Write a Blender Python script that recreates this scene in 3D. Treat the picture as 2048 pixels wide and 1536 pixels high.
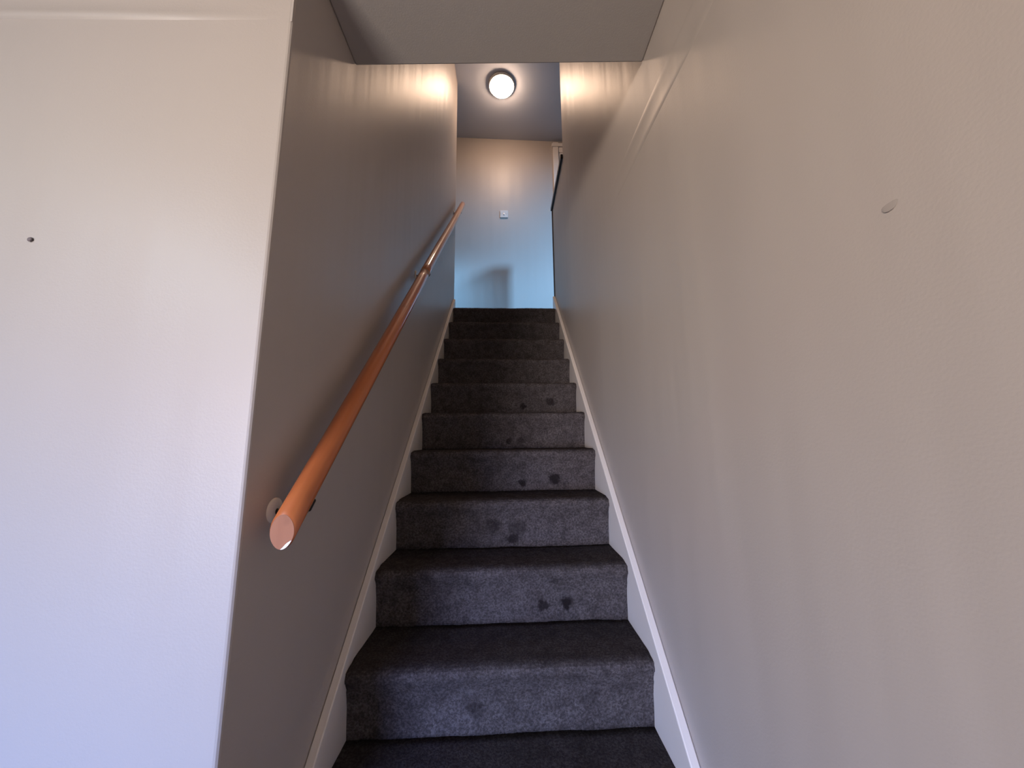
import bpy, bmesh, math, random
from mathutils import Vector, Matrix, noise

random.seed(4)
for o in list(bpy.data.objects):
    bpy.data.objects.remove(o, do_unlink=True)
C = bpy.context.scene.collection
SC = bpy.context.scene

# All positions below are measured from the eye; EZ lifts the scene so that the hall floor is z = 0
EZ = 1.335

# ------------------------------------------------------------------ camera
cam = bpy.data.cameras.new('camera')
camo = bpy.data.objects.new('camera', cam); C.objects.link(camo)
F_ = Vector((0.01319574, 0.9879015, 0.15452019))
R_ = Vector((0.99988216, -0.01182447, -0.00979015))
U_ = R_.cross(F_)
camo.matrix_world = Matrix(((R_.x, U_.x, -F_.x, 0), (R_.y, U_.y, -F_.y, 0), (R_.z, U_.z, -F_.z, EZ), (0, 0, 0, 1)))
cam.sensor_width = 36; cam.lens = 720 * 36 / 2048; cam.clip_start = 0.02
SC.camera = camo

# ------------------------------------------------------------------ world and light
w = bpy.data.worlds.new('sky'); SC.world = w; w.use_nodes = True
bg = w.node_tree.nodes['Background']
bg.inputs[0].default_value = (0.55, 0.72, 1.0, 1); bg.inputs[1].default_value = 0.15

def area(name, loc, target, sx, sy, power, color, spread=180):
    l = bpy.data.lights.new(name, 'AREA'); l.shape = 'RECTANGLE'; l.size = sx; l.size_y = sy
    l.energy = power; l.color = color; l.spread = math.radians(spread)
    o = bpy.data.objects.new(name, l); C.objects.link(o)
    loc = Vector((loc[0], loc[1], loc[2] + EZ)); tg = Vector((target[0], target[1], target[2] + EZ))
    o.location = loc
    o.rotation_euler = (tg - loc).to_track_quat('-Z', 'Y').to_euler()
    return o
# daylight through the hall window behind and to the left of the camera: sky light falls, ground light rises; two fill beams added
area('daylight_through_hall_window', (-1.75, -2.58, 0.20), (-1.75, 0.80, 0.20), 1.1, 0.9, 20, (0.92, 0.92, 0.96))
area('upper_wall_fill_beam', (-1.75, -2.57, -0.05), (-0.50, 0.65, 0.95), 1.1, 0.7, 2.3, (1.0, 0.88, 0.80), 48)  # added warm beam that brightens the upper front wall
area('low_riser_fill_beam', (-1.90, -2.57, -0.65), (0.0, 1.07, -0.88), 0.8, 0.9, 3.0, (0.30, 0.52, 1.0), 42)  # added low beam that brightens the bottom risers
area('sky_through_hall_window', (-1.75, -2.57, 0.40), (-0.90, 0.65, -1.75), 1.1, 0.9, 13, (0.06, 0.24, 1.0), 62)
area('ground_light_through_hall_window', (-1.75, -2.57, 0.0), (0.42, 0.10, 0.20), 1.1, 0.7, 4.6, (1.0, 0.70, 0.40), 60)
# unseen hall lamp added as cool fill (its fitting is built below)
HL = (-1.75, -0.85, 1.0)
area('hall_fill_lamp_light', HL, (HL[0], HL[1], -1), 0.3, 0.3, 14, (0.66, 0.84, 1.0))
# added blue beams standing in for landing daylight; no window is built there
area('landing_right_blue_beam', (2.0, 1.15, 2.80), (0.28, 3.6, 1.45), 0.22, 0.30, 9.5, (0.26, 0.58, 1.0), 62)
area('landing_left_blue_beam', (-1.75, 3.20, 1.75), (-0.5, 3.6, 1.45), 0.25, 0.5, 2.5, (0.22, 0.56, 1.0), 40)

SC.view_settings.view_transform = 'Standard'; SC.view_settings.look = 'None'
SC.view_settings.gamma = 1.0; SC.view_settings.use_curve_mapping = False
SC.view_settings.exposure = 1.0

# ------------------------------------------------------------------ materials
def mat(name):
    m = bpy.data.materials.new(name); m.use_nodes = True
    nt = m.node_tree; b = nt.nodes['Principled BSDF']
    return m, nt, b
def node(nt, typ, **kw):
    n = nt.nodes.new(typ)
    for k, v in kw.items():
        setattr(n, k, v)
    return n
def noise_node(nt, scale, detail=3, rough=.5, vec=None, sc=(1, 1, 1)):
    geo = node(nt, 'ShaderNodeNewGeometry')
    mp = node(nt, 'ShaderNodeMapping'); mp.inputs['Scale'].default_value = sc
    nt.links.new(geo.outputs['Position'], mp.inputs['Vector'])
    n = node(nt, 'ShaderNodeTexNoise'); n.inputs['Scale'].default_value = scale
    n.inputs['Detail'].default_value = detail; n.inputs['Roughness'].default_value = rough
    nt.links.new(mp.outputs[0], n.inputs['Vector'])
    return n
def mixcol(nt, fac, a, b):
    m = node(nt, 'ShaderNodeMix', data_type='RGBA')
    for sock, v in ((m.inputs[0], fac), (m.inputs[6], a), (m.inputs[7], b)):
        if hasattr(v, 'links'): nt.links.new(v, sock)
        elif isinstance(v, (int, float)): sock.default_value = v
        else: sock.default_value = (*v, 1)
    return m.outputs[2]
def bump(nt, height, strength, dist, prev=None):
    b = node(nt, 'ShaderNodeBump'); b.inputs['Strength'].default_value = strength; b.inputs['Distance'].default_value = dist
    nt.links.new(height, b.inputs['Height'])
    if prev is not None: nt.links.new(prev, b.inputs['Normal'])
    return b.outputs[0]

def paint(name, col, rough=.38, streaks=True, var=.04, spec=.5, wave=.006):
    m, nt, b = mat(name)
    n1 = noise_node(nt, 2.2, 4)
    c2 = tuple(c * (1 - var * 2) for c in col)
    nt.links.new(mixcol(nt, n1.outputs[0], col, c2), b.inputs['Base Color'])
    b.inputs['Roughness'].default_value = rough
    b.inputs['Specular IOR Level'].default_value = spec
    prev = None
    if streaks:   # hand-skimmed plaster: slow upright waves
        n2 = noise_node(nt, 1.0, 2.2, .5, sc=(6, 6, .45))
        prev = bump(nt, n2.outputs[0], .6, wave)
    n3 = noise_node(nt, 260, 2)      # roller stipple
    nt.links.new(bump(nt, n3.outputs[0], .35, .0006, prev), b.inputs['Normal'])
    return m
M_WALL = paint('wall_paint', (0.47, 0.42, 0.385), .43, wave=.010)
M_CEIL = paint('ceiling_paint', (0.44, 0.41, 0.39), .6, False)
M_CEILUP = paint('landing_ceiling_paint', (0.60, 0.63, 0.70), .7, False)
M_WHITE = paint('white_gloss_paint', (0.82, 0.76, 0.71), .3, False, .03)

STAINS = [((0.111, 1.29, -0.542), .020, .85), ((0.195, 1.29, -0.535), .024, .95), ((0.065, 1.68, -0.193), .020, .85),
          ((0.212, 1.68, -0.174), .028, .9), ((0.007, 1.87, -0.003), .017, .8), ((0.068, 1.87, 0.001), .024, .5),
          ((-0.062, 1.485, -0.325), .035, .55), ((0.036, 1.485, -0.337), .035, .5), ((0.02, 1.485, -0.38), .022, .8),
          ((0.092, 2.06, 0.193), .020, .8), ((0.244, 2.06, 0.218), .028, .7), ((-0.094, 1.10, -0.717), .022, .5),
          ((0.218, 1.10, -0.705), .030, .35), ((0.106, 1.10, -0.60), .030, .3), ((-0.129, 1.29, -0.466), .020, .45),
          ((-0.20, 1.10, -0.66), .03, .3), ((0.15, 1.29, -0.46), .016, .4)]
def carpet_mat():
    m, nt, b = mat('charcoal_carpet')
    fib = noise_node(nt, 330, 4, .7)
    grain = noise_node(nt, 150, 3, .65)
    med = noise_node(nt, 26, 5, .6)
    big = noise_node(nt, 6, 4, .6)
    base = mixcol(nt, fib.outputs[0], (0.022, 0.017, 0.0165), (0.34, 0.295, 0.295))
    rg = node(nt, 'ShaderNodeMapRange'); rg.inputs[1].default_value = .40; rg.inputs[2].default_value = .62
    rg.inputs[3].default_value = .62; rg.inputs[4].default_value = 0
    nt.links.new(grain.outputs[0], rg.inputs[0])
    base = mixcol(nt, rg.outputs[0], base, (0.030, 0.024, 0.023))
    r = node(nt, 'ShaderNodeMapRange'); r.inputs[1].default_value = .42; r.inputs[2].default_value = .70
    r.inputs[3].default_value = 0; r.inputs[4].default_value = .55
    nt.links.new(med.outputs[0], r.inputs[0])
    base = mixcol(nt, r.outputs[0], base, (0.040, 0.032, 0.032))
    r2 = node(nt, 'ShaderNodeMapRange'); r2.inputs[1].default_value = .5; r2.inputs[2].default_value = .75
    r2.inputs[3].default_value = 0; r2.inputs[4].default_value = .35
    nt.links.new(big.outputs[0], r2.inputs[0])
    base = mixcol(nt, r2.outputs[0], base, (0.045, 0.036, 0.034))
    # upward faces darkened: the treads' shade is painted into the colour
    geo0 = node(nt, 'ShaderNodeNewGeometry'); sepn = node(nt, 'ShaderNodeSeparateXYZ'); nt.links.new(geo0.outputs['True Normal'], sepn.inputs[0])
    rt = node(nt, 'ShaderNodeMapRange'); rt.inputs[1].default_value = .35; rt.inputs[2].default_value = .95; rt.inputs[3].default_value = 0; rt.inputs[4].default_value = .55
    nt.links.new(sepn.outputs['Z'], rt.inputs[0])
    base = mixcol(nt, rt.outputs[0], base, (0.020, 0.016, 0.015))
    # foot-marks and spills, each with its own place and size
    geo = node(nt, 'ShaderNodeNewGeometry')
    wob = noise_node(nt, 45, 3)
    sub = node(nt, 'ShaderNodeVectorMath', operation='SUBTRACT'); nt.links.new(wob.outputs['Color'], sub.inputs[0]); sub.inputs[1].default_value = (.5, .5, .5)
    scl = node(nt, 'ShaderNodeVectorMath', operation='SCALE'); nt.links.new(sub.outputs[0], scl.inputs[0]); scl.inputs['Scale'].default_value = .045
    add = node(nt, 'ShaderNodeVectorMath', operation='ADD'); nt.links.new(geo.outputs['Position'], add.inputs[0]); nt.links.new(scl.outputs[0], add.inputs[1])
    for (x, y, z), rad, f in STAINS:
        d = node(nt, 'ShaderNodeVectorMath', operation='DISTANCE'); nt.links.new(add.outputs[0], d.inputs[0]); d.inputs[1].default_value = (x, y, z + EZ)
        mr = node(nt, 'ShaderNodeMapRange', interpolation_type='SMOOTHSTEP')
        mr.inputs[1].default_value = rad * .55; mr.inputs[2].default_value = rad * 1.25
        mr.inputs[3].default_value = f; mr.inputs[4].default_value = 0
        nt.links.new(d.outputs['Value'], mr.inputs[0])
        base = mixcol(nt, mr.outputs[0], base, (0.022, 0.017, 0.017))
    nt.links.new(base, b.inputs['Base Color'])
    b.inputs['Roughness'].default_value = 1; b.inputs['Specular IOR Level'].default_value = 0
    p = bump(nt, med.outputs[0], .5, .004)
    p = bump(nt, grain.outputs[0], .9, .004, p)
    nt.links.new(bump(nt, fib.outputs[0], 1, .004, p), b.inputs['Normal'])
    return m
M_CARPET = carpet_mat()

def wood_mat(name, c1, c2, rough, coat):
    m, nt, b = mat(name)
    tc = node(nt, 'ShaderNodeTexCoord')
    mp = node(nt, 'ShaderNodeMapping'); mp.inputs['Scale'].default_value = (60, 60, 2.2)
    nt.links.new(tc.outputs['Object'], mp.inputs['Vector'])
    n = node(nt, 'ShaderNodeTexNoise'); n.inputs['Scale'].default_value = 1; n.inputs['Detail'].default_value = 5
    nt.links.new(mp.outputs[0], n.inputs['Vector'])
    n2 = node(nt, 'ShaderNodeTexNoise'); n2.inputs['Scale'].default_value = 9; n2.inputs['Detail'].default_value = 3
    nt.links.new(tc.outputs['Object'], n2.inputs['Vector'])
    base = mixcol(nt, n.outputs[0], c1, c2)
    r = node(nt, 'ShaderNodeMapRange'); r.inputs[1].default_value = .64; r.inputs[2].default_value = .74; r.inputs[4].default_value = .5
    nt.links.new(n2.outputs[0], r.inputs[0])
    base = mixcol(nt, r.outputs[0], base, tuple(c * .35 for c in c2))
    nt.links.new(base, b.inputs['Base Color'])
    b.inputs['Roughness'].default_value = rough
    b.inputs['Coat Weight'].default_value = coat; b.inputs['Coat Roughness'].default_value = .05
    nt.links.new(bump(nt, n.outputs[0], .15, .001), b.inputs['Normal'])
    return m
M_RAIL = wood_mat('varnished_orange_wood', (0.60, 0.180, 0.050), (0.42, 0.105, 0.026), .42, .8)
M_CUT = wood_mat('cut_end_wood', (0.40, 0.165, 0.085), (0.30, 0.115, 0.055), .7, 0)
M_DARKWOOD = wood_mat('dark_brown_wood', (0.030, 0.018, 0.013), (0.018, 0.010, 0.008), .4, .3)

def plain(name, col, rough=.5, metal=0, spec=.5):
    m, nt, b = mat(name)
    n = noise_node(nt, 40, 3)
    nt.links.new(mixcol(nt, n.outputs[0], col, tuple(c * .88 for c in col)), b.inputs['Base Color'])
    b.inputs['Roughness'].default_value = rough; b.inputs['Metallic'].default_value = metal
    b.inputs['Specular IOR Level'].default_value = spec
    return m
M_PLATE = plain('white_plastic', (0.72, 0.68, 0.64), .3)
M_BRONZE = plain('dull_bronze', (0.42, 0.37, 0.30), .45, .3)
M_ROSE = plain('cream_painted_metal', (0.85, 0.80, 0.70), .4)
M_BLACK = plain('dark_metal', (0.025, 0.02, 0.018), .45, .5)
M_CHIP = plain('chipped_edge_glint', (0.85, 0.83, 0.80), .3)
M_MARK = plain('dark_scuff', (0.17, 0.14, 0.145), .7)
M_SMUDGE = plain('greyish_scuff', (0.40, 0.355, 0.325), .43)
M_FLOOR = plain('hall_floor_carpet', (0.10, 0.085, 0.08), .95)

def lamp_mat(name, col, strength):
    m, nt, b = mat(name)
    b.inputs['Base Color'].default_value = (.8, .8, .8, 1)
    b.inputs['Emission Color'].default_value = (*col, 1); b.inputs['Emission Strength'].default_value = strength
    return m
M_LAMP = lamp_mat('lit_opal_glass', (1.0, 0.68, 0.47), 32)
M_LAMP2 = lamp_mat('lit_hall_fill_lamp', (0.9, 0.95, 1.0), 1.5)

# ------------------------------------------------------------------ helpers
def put(name, bm, m, parent=None, smooth=False, origin=(0, 0, 0), kind=None, label=None, cat=None):
    """link a bmesh given in eye coordinates as one object whose origin is at `origin`"""
    ox = Vector(origin)
    bmesh.ops.recalc_face_normals(bm, faces=bm.faces)
    for v in bm.verts: v.co -= ox
    me = bpy.data.meshes.new(name); bm.to_mesh(me); bm.free()
    me.materials.append(m)
    if smooth:
        for p in me.polygons: p.use_smooth = True
    o = bpy.data.objects.new(name, me); C.objects.link(o)
    wl = ox + Vector((0, 0, EZ))
    if parent is not None:
        o.parent = parent
        q = parent; base = Vector((0, 0, 0))
        while q is not None: base += q.location; q = q.parent
        o.location = wl - base
    else: o.location = wl
    if kind: o['kind'] = kind
    if label: o['label'] = label
    if cat: o['category'] = cat
    return o
def thing(name, loc, label, cat):
    o = bpy.data.objects.new(name, None); C.objects.link(o)
    o.empty_display_size = .05
    o.location = (loc[0], loc[1], loc[2] + EZ); o['label'] = label; o['category'] = cat
    return o
def box(bm, x0, x1, y0, y1, z0, z1):
    vs = [bm.verts.new((x, y, z)) for x in (x0, x1) for y in (y0, y1) for z in (z0, z1)]
    for f in ((0, 1, 3, 2), (4, 6, 7, 5), (0, 4, 5, 1), (2, 3, 7, 6), (0, 2, 6, 4), (1, 5, 7, 3)):
        bm.faces.new([vs[i] for i in f])
    return bm
def bevel(bm, off, seg=2):
    bmesh.ops.recalc_face_normals(bm, faces=bm.faces)
    es = [e for e in bm.edges if len(e.link_faces) == 2 and e.calc_face_angle(0) > .3]
    bmesh.ops.bevel(bm, geom=es, offset=off, segments=seg, profile=.5, affect='EDGES')
    return bm
def prism(pts, axis, a, b):
    """extrude a closed outline; axis 'x': pts are (y,z); axis 'z': pts are (x,y)"""
    bm = bmesh.new()
    mk = (lambda p, t: (t, p[0], p[1])) if axis == 'x' else (lambda p, t: (p[0], p[1], t))
    A = [bm.verts.new(mk(p, a)) for p in pts]; B = [bm.verts.new(mk(p, b)) for p in pts]
    bm.faces.new(A); bm.faces.new(B[::-1]); n = len(pts)
    for i in range(n): bm.faces.new((A[i], A[(i + 1) % n], B[(i + 1) % n], B[i]))
    return bm
def lathe(prof, c, ax, seg=40):
    """revolve (radius, height) pairs round the axis `ax` through c"""
    ax = Vector(ax).normalized(); u = ax.orthogonal().normalized(); v = ax.cross(u); c = Vector(c)
    bm = bmesh.new(); rings = []
    for r, h in prof:
        if r < 1e-6: rings.append([bm.verts.new(c + ax * h)])
        else: rings.append([bm.verts.new(c + ax * h + (u * math.cos(t) + v * math.sin(t)) * r) for t in (2 * math.pi * i / seg for i in range(seg))])
    for p, q in zip(rings, rings[1:]):
        for i in range(seg):
            a, b_ = p[i % len(p)], p[(i + 1) % len(p)]; d, e = q[i % len(q)], q[(i + 1) % len(q)]
            f = []
            for x in (a, b_, e, d):
                if x not in f: f.append(x)
            if len(f) > 2: bm.faces.new(f)
    return bm
def tube(path, r, seg=14):
    bm = bmesh.new(); rings = []
    P = [Vector(p) for p in path]
    for i, p in enumerate(P):
        t = (P[min(i + 1, len(P) - 1)] - P[max(i - 1, 0)]).normalized()
        u = t.cross(Vector((0.3, 0.1, 1))).normalized(); v = t.cross(u)
        rings.append([bm.verts.new(p + (u * math.cos(a) + v * math.sin(a)) * r) for a in (2 * math.pi * k / seg for k in range(seg))])
    for p, q in zip(rings, rings[1:]):
        for i in range(seg): bm.faces.new((p[i], p[(i + 1) % seg], q[(i + 1) % seg], q[i]))
    bm.faces.new(rings[0][::-1]); bm.faces.new(rings[-1])
    return bm
def struct(name, bm, m, **k): return put(name, bm, m, kind='structure', **k)

# ------------------------------------------------------------------ sizes
XL, XR, XC = -0.4547, 0.4200, -0.0174      # stair walls, middle of the flight
HW = 0.415                                  # half the carpet width
RISE, GO = 0.1848, 0.1912
Y9, Z9 = 1.0659, -0.5957                    # front and top of the tenth step from the top
SKEW = 0.0339
FL = -EZ                                    # hall floor
LAND = Z9 + 9 * RISE                        # landing floor
YC = 0.6477                                 # outer corner of the left wall
YS, ZS = 0.9313, 1.1350                     # end and height of the lowered ceiling
YF = 3.60                                   # far wall
YLE, YRE, YRH = 2.98, 2.35, 2.965            # ends of left wall, full right wall, half wall
CAPZ = 2.0755
TOP = 3.46
def ceil_z(x): return 3.366 - 0.0463 * x

# ------------------------------------------------------------------ the setting
bm = bevel(prism([(-2.9, YC), (XL, YC), (XL, YLE), (XL - .115, YLE), (XL - .115, YC + .11), (-2.9, YC + .11)], 'z', FL, TOP), .007, 3)
struct('wall_left', bm, M_WALL, smooth=False)
bm = bevel(prism([(-2.7, FL), (YRH, FL), (YRH, CAPZ - .03), (YRE, CAPZ - .03), (YRE, TOP), (-2.7, TOP)], 'x', XR, XR + .115), .006, 3)
wr = struct('wall_right', bm, M_WALL)
bm = box(bmesh.new(), -1.9, 2.3, YF, YF + .1, LAND - .25, TOP + .05)
struct('wall_far', bm, M_WALL)
# hall shell behind the camera, with its window opening
struct('wall_hall_side', box(bmesh.new(), -3.0, -2.9, -2.7, YC + .11, FL, TOP), M_WALL)
wx0, wx1, wz0, wz1 = -2.4, -1.1, -1.18, .90  # unseen window, its sill dropped to take the added low beam
bm = bmesh.new()
box(bm, -2.9, wx0, -2.7, -2.6, FL, 1.3); box(bm, wx1, XR, -2.7, -2.6, FL, 1.3)
box(bm, wx0, wx1, -2.7, -2.6, FL, wz0); box(bm, wx0, wx1, -2.7, -2.6, wz1, 1.3)
struct('wall_back', bm, M_WALL)
bm = bmesh.new()
for a in ((wx0, wx0 + .06, wz0, wz1), (wx1 - .06, wx1, wz0, wz1), (wx0, wx1, wz0, wz0 + .06), (wx0, wx1, wz1 - .06, wz1), ((wx0 + wx1) / 2 - .03, (wx0 + wx1) / 2 + .03, wz0, wz1)):
    box(bm, a[0], a[1], -2.68, -2.62, a[2], a[3])
struct('window_1', bm, M_WHITE)
struct('floor', box(bmesh.new(), -3.0, XR + .1, -2.7, YC + .1, FL - .1, FL), M_FLOOR)
# hall ceiling that runs on over the first steps as the lowered soffit; the landing's floor edge stands on it
bm = bevel(prism([(-2.95, -2.7), (XR, -2.7), (XR, YS - .003), (XL, YS + .010), (XL, YC), (-2.95, YC)], 'z', ZS, ZS + .16), .004, 2)
struct('ceiling_hall', bm, M_CEIL)
struct('wall_over_soffit', box(bmesh.new(), XL, XR, YS - .1, YS - .010, ZS + .15, TOP), M_WALL)
# landing floor, ceiling and closing walls
bm = prism([(XL, 3.3), (XL, YLE + .001), (-1.8, YLE + .001), (-1.8, YF), (2.2, YF), (2.2, -.4), (XR + .115, -.4), (XR + .115, YRH), (XR, YRH), (XR, 3.3)], 'z', LAND - .2, LAND - .012)
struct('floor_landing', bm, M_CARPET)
bm = bmesh.new()
vs = []
for x in (-1.9, 2.3):
    for y in (-.5, YF + .1):
        for z in (0, .1): vs.append(bm.verts.new((x, y, ceil_z(x) + z)))
for f in ((0, 1, 3, 2), (4, 6, 7, 5), (0, 4, 5, 1), (2, 3, 7, 6), (0, 2, 6, 4), (1, 5, 7, 3)): bm.faces.new([vs[i] for i in f])
struct('ceiling_landing', bm, M_CEILUP)
struct('wall_landing_left', box(bmesh.new(), -1.9, -1.8, YC, YF, LAND - .2, TOP), M_WALL)
struct('wall_landing_right', box(bmesh.new(), 2.2, 2.3, -.5, YF, LAND - .2, TOP), M_WALL)
struct('wall_landing_front', box(bmesh.new(), XR + .115, 2.2, -.5, -.4, LAND - .2, TOP), M_WALL)
struct('wall_landing_room', box(bmesh.new(), -1.8, XL - .115, YLE - .1, YLE, LAND - .2, TOP), M_WALL)

# plastered-over picture rail: a shallow raised band
def band(name, fn_pt, length_pts, m, amp, parent=None):
    bm = bmesh.new(); rows = []
    prof = [(0, 0), (.004, .5), (.009, .95), (.015, 1), (.022, .8), (.032, .45), (.045, .3), (.060, .35), (.072, .6), (.080, .9), (.088, .8), (.096, .3), (.104, 0)]
    for t in length_pts:
        rows.append([bm.verts.new(fn_pt(t, z, h * amp(t) - .0005)) for z, h in prof])
    for a, b_ in zip(rows, rows[1:]):
        for i in range(len(prof) - 1): bm.faces.new((a[i], a[i + 1], b_[i + 1], b_[i]))
    # back face, so the strip has thickness
    for t0, t1 in zip(length_pts, length_pts[1:]):
        q = [bm.verts.new(fn_pt(t, z, -.004)) for t, z in ((t0, 0), (t1, 0), (t1, .104), (t0, .104))]
        bm.faces.new(q)
    if parent is None: return struct(name, bm, m, smooth=True)
    return put(name, bm, m, parent, smooth=True)
pts = [-2.6 + i * .05 for i in range(88)]
def zline(y): return .868 + .045 * max(0, min(1, (y - .7) / .8)) + .003 * math.sin(y * 9)
def famp(y): return .0023 * max(0, min(1, (1.75 - y) / .9)) * (1 + .25 * math.sin(y * 6.3))
band('trim_1', lambda t, z, h: (XR - h, t, zline(t) + z), pts, M_WALL, famp)
pts = [-2.905 + i * (XL + 2.905 - .001) / 30 for i in range(31)]
band('trim_2', lambda t, z, h: (t, YC - h, .893 + z * .9), pts, M_WALL, lambda x: .0065 if x < -.80 else .0065 * max(0, -(x + .4547) / .345))

# ------------------------------------------------------------------ staircase
stair = thing('staircase', (XC, Y9 - 3 * GO, FL), 'straight enclosed staircase in charcoal carpet rising between two walls to the landing', 'stairs')
NX = 110
def step(k):
    y0 = Y9 + (9 - k) * GO; t = Z9 + (9 - k) * RISE
    n = .034
    prof = [(n + .004, -RISE - .004), (n + .002, -RISE + .012), (n, -.15), (n - .002, -.125), (n - .004, -.10), (n - .008, -.08), (n - .0125, -.065),
            (.0165, -.054), (.0115, -.044), (.0065, -.035), (.0025, -.027), (.0015, -.019), (.005, -.011), (.011, -.005), (.020, -.0015), (.035, 0),
            (.06, 0), (.09, 0), (.12, 0), (.15, 0), (.18, 0), (GO + .01, .0), (GO + n + .01, .001)]
    if k == 0: prof = prof[:-2] + [(GO + .01, 0)]
    bm = bmesh.new(); cols = []
    w0 = HW + .004
    for i in range(NX + 1):
        x = -w0 + 2 * w0 * i / NX
        edge = min(1, (w0 - abs(x)) / .012)
        col = []
        for j, (py, pz) in enumerate(prof):
            p = Vector((x, y0 + py, t + pz))
            d = noise.noise(Vector((p.x * 90, p.y * 90, p.z * 90))) * .0014 + noise.noise(Vector((p.x * 11, k * 7.3, p.z * 11))) * .003
            round_off = (1 - edge) * .008
            yy = p.y + SKEW * x - (d if j < 14 else 0) + (round_off if 6 < j < 13 else 0)
            zz = p.z + (d if j >= 12 else 0) - (round_off if 9 < j < 16 else 0)
            col.append(bm.verts.new((XC + x, yy, zz)))
        yb = y0 + GO + n + .01 if k else y0 + GO + .01
        col.append(bm.verts.new((XC + x, yb + SKEW * x, t - RISE - .004)))
        cols.append(col)
    m = len(cols[0])
    for a, b_ in zip(cols, cols[1:]):
        for j in range(m): bm.faces.new((a[j], a[(j + 1) % m], b_[(j + 1) % m], b_[j]))
    bm.faces.new(cols[0]); bm.faces.new(cols[-1][::-1])
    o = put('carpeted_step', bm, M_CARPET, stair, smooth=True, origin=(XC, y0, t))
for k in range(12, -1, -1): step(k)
# strings: white boards either side, tops just above the line of the nosings
def string(x0, x1, yend):
    off = .030; slope = RISE / GO
    def zt(y): return Z9 + (y - Y9) * slope * .985 + off
    ys = Y9 - 3 * GO - .06
    pts_ = [(ys, FL), (ys, max(FL + .02, zt(ys)))]
    pts_ += [(yend, zt(yend)), (yend, LAND - .25), (YC + .35, FL)]
    bm = bevel(prism(pts_, 'x', x0, x1), .003, 2)
    put('string_board', bm, M_WHITE, stair, origin=(x0, ys, FL))
string(XL + .0008, XC - HW, 2.905); string(XC + HW, XR - .0008, 2.945)

# ------------------------------------------------------------------ half-wall cap and its end post
ct = thing('half_wall_cap', (XR + .05, YRE, CAPZ - .03), 'dark brown wooden cap along the half wall at the stair head', 'wall cap')
bm = bevel(box(bmesh.new(), XR - .016, XR + .131, YRE + .002, YRH + .012, CAPZ - .030, CAPZ + .004), .004, 2)
put('cap_board', bm, M_DARKWOOD, ct, origin=(XR + .05, YRE, CAPZ - .03))
bm = bevel(box(bmesh.new(), XR - .007, XR + .122, YRH - .014, YRH + .012, LAND - .01, CAPZ - .031), .002, 1)
put('end_strip', bm, M_DARKWOOD, ct, origin=(XR + .05, YRH, LAND))

# ------------------------------------------------------------------ door on the landing
zc = ceil_z(.9)
dx0, dx1 = .534, 1.42
dr = bpy.data.objects.new('door_1', None); C.objects.link(dr); dr.location = (dx0, YF, LAND + EZ); dr['kind'] = 'structure'
for a, b_ in ((dx0, dx0 + .062), (dx1 - .062, dx1)):
    put('door_casing', bevel(box(bmesh.new(), a, b_, YF - .022, YF, LAND - .012, ceil_z(a) - .028), .003), M_WHITE, dr)
put('door_head', bevel(box(bmesh.new(), dx0 - .012, dx1 + .012, YF - .030, YF, ceil_z(dx1) - .045, ceil_z(dx1) - .006), .003), M_WHITE, dr)
put('door_head_board', box(bmesh.new(), dx0 + .062, dx1 - .062, YF - .014, YF, ceil_z(dx1) - .11, ceil_z(dx1) - .045), M_WHITE, dr)
bm = box(bmesh.new(), dx0 + .067, dx1 - .067, YF - .010, YF + .0, LAND, ceil_z(dx1) - .113)
leaf = put('door_leaf', bm, M_WHITE, dr)
for a, b_ in ((dx0 + .16, (dx0 + dx1) / 2 - .04), ((dx0 + dx1) / 2 + .04, dx1 - .16)):
    for c, d in ((LAND + .2, LAND + .85), (LAND + 1.05, LAND + 1.95)):
        put('door_panel', bevel(box(bmesh.new(), a, b_, YF - .016, YF - .009, c, d), .004, 1), M_WHITE, leaf)
put('door_handle', lathe([(0, .058), (.020, .056), (.026, .045), (.022, .030), (.010, .022), (.010, .006), (.026, .004), (.026, 0)], (dx0 + .12, YF - .010, LAND + .98), (0, -1, 0), 20), M_BRONZE, leaf, smooth=True)

# ------------------------------------------------------------------ light switch
sx, sz = -.021, 2.438
sw = thing('light_switch', (sx, YF, sz - .043), 'square white light switch in the middle of the far landing wall', 'light switch')
put('face_plate', bevel(box(bmesh.new(), sx - .043, sx + .043, YF - .011, YF, sz - .043, sz + .043), .0035, 2), M_PLATE, sw)
put('rocker', bevel(prism([(YF - .011, sz - .013), (YF - .0185, sz - .012), (YF - .0125, sz + .012), (YF - .011, sz + .013)], 'x', sx - .006, sx + .006), .001, 1), M_PLATE, sw)
for s in (-1, 1): put('screw', lathe([(0, .0018), (.003, .0014), (.0035, 0)], (sx + s * .030, YF - .011, sz), (0, -1, 0), 12), M_BRONZE, sw, smooth=True)

# ------------------------------------------------------------------ landing lamp
lx, ly = -.031, 2.96
lz = ceil_z(lx)
lt = thing('ceiling_lamp', (lx, ly, lz), 'round white glass ceiling lamp, lit, on the landing ceiling', 'lamp')
put('base_ring', lathe([(0, 0), (.121, 0), (.124, -.004), (.122, -.026), (.118, -.030), (.113, -.029), (.111, -.022), (0, -.020)], (lx, ly, lz), (0, 0, 1), 48), M_PLATE, lt, smooth=True)
put('glass_shade', lathe([(.10, -.021), (.109, -.024), (.109, -.036), (.103, -.048), (.090, -.060), (.068, -.070), (.042, -.076), (.020, -.0785), (0, -.079)], (lx, ly, lz), (0, 0, 1), 48), M_LAMP, lt, smooth=True)

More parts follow.
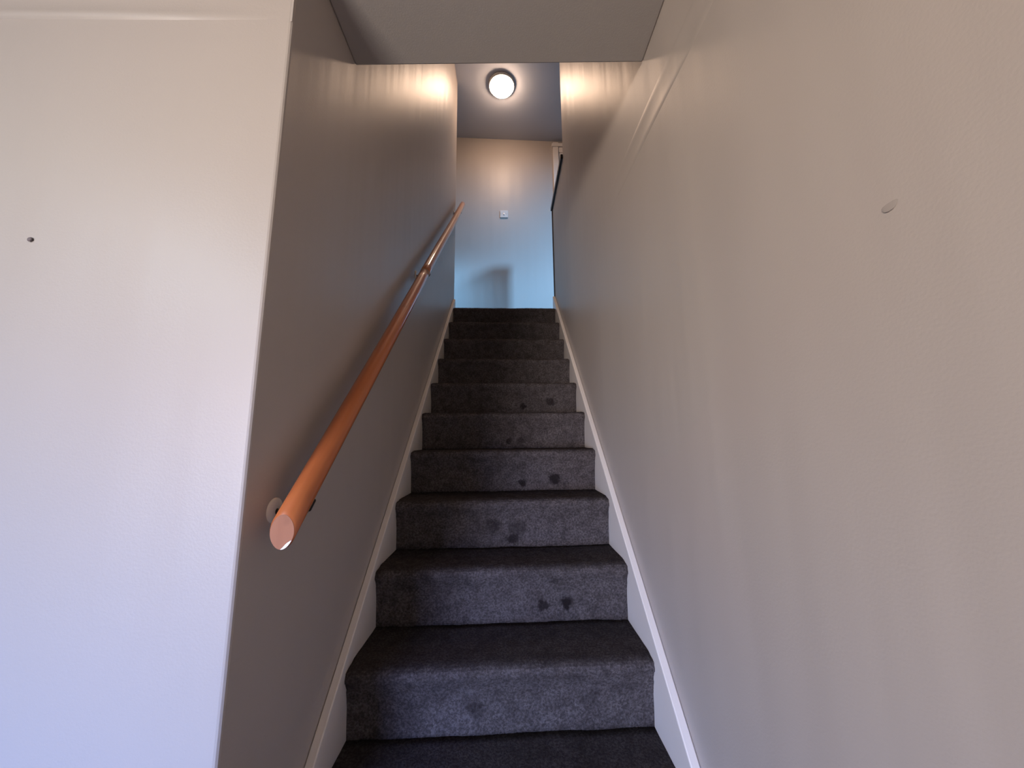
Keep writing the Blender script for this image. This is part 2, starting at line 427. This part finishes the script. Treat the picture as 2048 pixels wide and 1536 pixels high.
# ------------------------------------------------------------------ added hall fill lamp, out of view
ht = thing('hall_fill_lamp', (HL[0], HL[1], ZS), 'flush round ceiling lamp, unseen, added to light the hall', 'lamp')
put('base_ring', lathe([(0, 0), (.17, 0), (.17, -.03), (.15, -.034), (0, -.034)], (HL[0], HL[1], ZS), (0, 0, 1), 32), M_PLATE, ht, smooth=True)
put('glass_shade', lathe([(.15, -.03), (.155, -.05), (.13, -.085), (.08, -.105), (0, -.112)], (HL[0], HL[1], ZS), (0, 0, 1), 32), M_LAMP2, ht, smooth=True)

# ------------------------------------------------------------------ handrail
RX = -.400
P0 = Vector((RX, .674, -.156)); P1 = Vector((RX, 3.045, 2.165))
D = (P1 - P0).normalized(); NV = Vector((0, -D.z, D.y))
hr = thing('handrail', P0, 'round orange varnished wooden handrail climbing the left stair wall', 'handrail')
RR = .0235
def rail_piece(a, b_, plumb_a, sag=0):
    bm = bmesh.new(); seg = 36; rings = []
    L = b_ - a; n = 24
    ts = [a] + [a + .004] + [a + L * i / n for i in range(1, n)] + [b_ - .002, b_]
    for i, t in enumerate(ts):
        rr = RR
        if i == 0 or i == len(ts) - 1: rr = RR - .0025
        ring = []
        for q in range(seg):
            th = 2 * math.pi * q / seg
            r2 = rr * (1 + .012 * math.cos(4 * th))
            o = Vector((1, 0, 0)) * r2 * math.cos(th) + NV * r2 * math.sin(th)
            sh = 0
            if plumb_a and i < 8:
                sh = -o.y / D.y * (1 - max(0, (i - 1)) / 8)
            wob = Vector((.0012 * math.sin(t * 3.1), 0, .0012 * math.sin(t * 4.3)))
            ring.append(bm.verts.new(P0 + D * (t + sh) + o + wob))
        rings.append(ring)
    for p, q in zip(rings, rings[1:]):
        for i in range(seg): bm.faces.new((p[i], p[(i + 1) % seg], q[(i + 1) % seg], q[i]))
    cap0 = [v.co.copy() for v in rings[0]]
    bm.faces.new([bm.verts.new(v.co) for v in rings[-1]]); bm.faces.new([bm.verts.new(v.co) for v in rings[0]][::-1])
    return bm, cap0
Ltot = (P1 - P0).length
tj = (1.66 - P0.y) / D.y
def rail_obj(bm, label=None):
    # object z axis along the rail so the grain follows it
    o = put('rail', bm, M_RAIL, None, smooth=True, origin=P0)
    rot = D.to_track_quat('Z', 'Y').to_matrix()
    o.data.transform(rot.inverted().to_4x4())
    o.rotation_euler = rot.to_euler()
    o.parent = hr; o.location = (0, 0, 0)
    if label: o['label'] = label
    return o
bm, cap0 = rail_piece(0, tj - .001, True)
rail_obj(bm)
bm, _ = rail_piece(tj + .001, Ltot, False)
rail_obj(bm)
# sawn end face
bm = bmesh.new()
vs = [bm.verts.new(p + Vector((0, -.0006, 0))) for p in cap0]; vb = [bm.verts.new(p + Vector((0, .002, 0))) for p in cap0]
bm.faces.new(vs); bm.faces.new(vb[::-1])
for i in range(len(vs)): bm.faces.new((vs[i], vs[(i + 1) % len(vs)], vb[(i + 1) % len(vs)], vb[i]))
ef = put('end_face', bm, M_CUT, hr, label='pale sawn end of the handrail')
# chipped lower edge of the end face, its gloss glint painted white
cc = sum(cap0, Vector()) / len(cap0)
rim = [p for p in cap0 if (p - cc).z < -.013 and (p - cc).x > -.002]
rim.sort(key=lambda p: p.x)
bm = bmesh.new()
if len(rim) >= 3:
    vs = [bm.verts.new(p + Vector((0, -.0012, 0))) for p in rim]
    ins = [bm.verts.new(Vector((p.x, p.y, p.z)) * 1 + Vector((0, -.0012, 0)) + (cc - p).normalized() * (.0055 * math.sin(math.pi * (i + .3) / (len(rim) - .4)))) for i, p in enumerate(rim)]
    for i in range(len(vs) - 1): bm.faces.new((vs[i], vs[i + 1], ins[i + 1], ins[i]))
    put('chipped_edge', bm, M_CHIP, ef)
# joint ring between the two lengths
pj = P0 + D * tj
put('joint_ring', lathe([(RR - .003, -.0015), (RR + .0006, -.0015), (RR + .0009, 0), (RR + .0006, .0015), (RR - .003, .0015)], pj, D, 36), M_BRONZE, hr, smooth=True)
# brackets: rosette on the wall, bent arm, saddle plate under the rail
def bracket(y):
    t = (y - P0.y) / D.y; p = P0 + D * t
    under = p - D * .035 - NV * (RR + .002)
    wallp = Vector((XL, y - .018, p.z - .050))
    b_ = put('bracket', tube([wallp + Vector((.002, 0, 0)), wallp + Vector((.014, .001, -.008)), wallp + Vector((.026, .006, -.016)), wallp + Vector((.040, .012, -.018)), under + Vector((.000, .002, -.012)), under], .0052), M_BLACK, hr, smooth=True, origin=p)
    put('rosette', lathe([(0, .006), (.012, .0055), (.021, .004), (.0235, .002), (.0235, -.001)], wallp, (1, 0, 0), 32), M_ROSE, b_, smooth=True)
    put('saddle', bevel(box_on(under), .001, 1), M_BLACK, b_)
def box_on(c):
    bm = bevel(box(bmesh.new(), -.015, .015, -.014, .014, -.004, .0035), .003, 2)
    for v in bm.verts:
        v.co = c + Vector((1, 0, 0)) * v.co.x + D * v.co.y + NV * v.co.z
    return bm
for y in (.752, 1.725, 2.885): bracket(y)

# ------------------------------------------------------------------ marks on the walls
t = put('wall_nail', lathe([(0, .004), (.0035, .0036), (.0048, .0022), (.004, .0012), (.002, .0008), (.002, -.006)], (-.907, YC, .387), (0, -1, .1), 10), M_MARK, smooth=True, origin=(-.907, YC, .387))
t['label'] = 'tiny dark nail head in the bright wall left of the stairs'; t['category'] = 'nail'

put('filler_dab', lathe([(0, .0003), (.004, .00025), (.0075, .0001), (.009, -.0002)], (XR, .354, .252), (-1, 0, .2), 14), M_SMUDGE, wr, smooth=True)
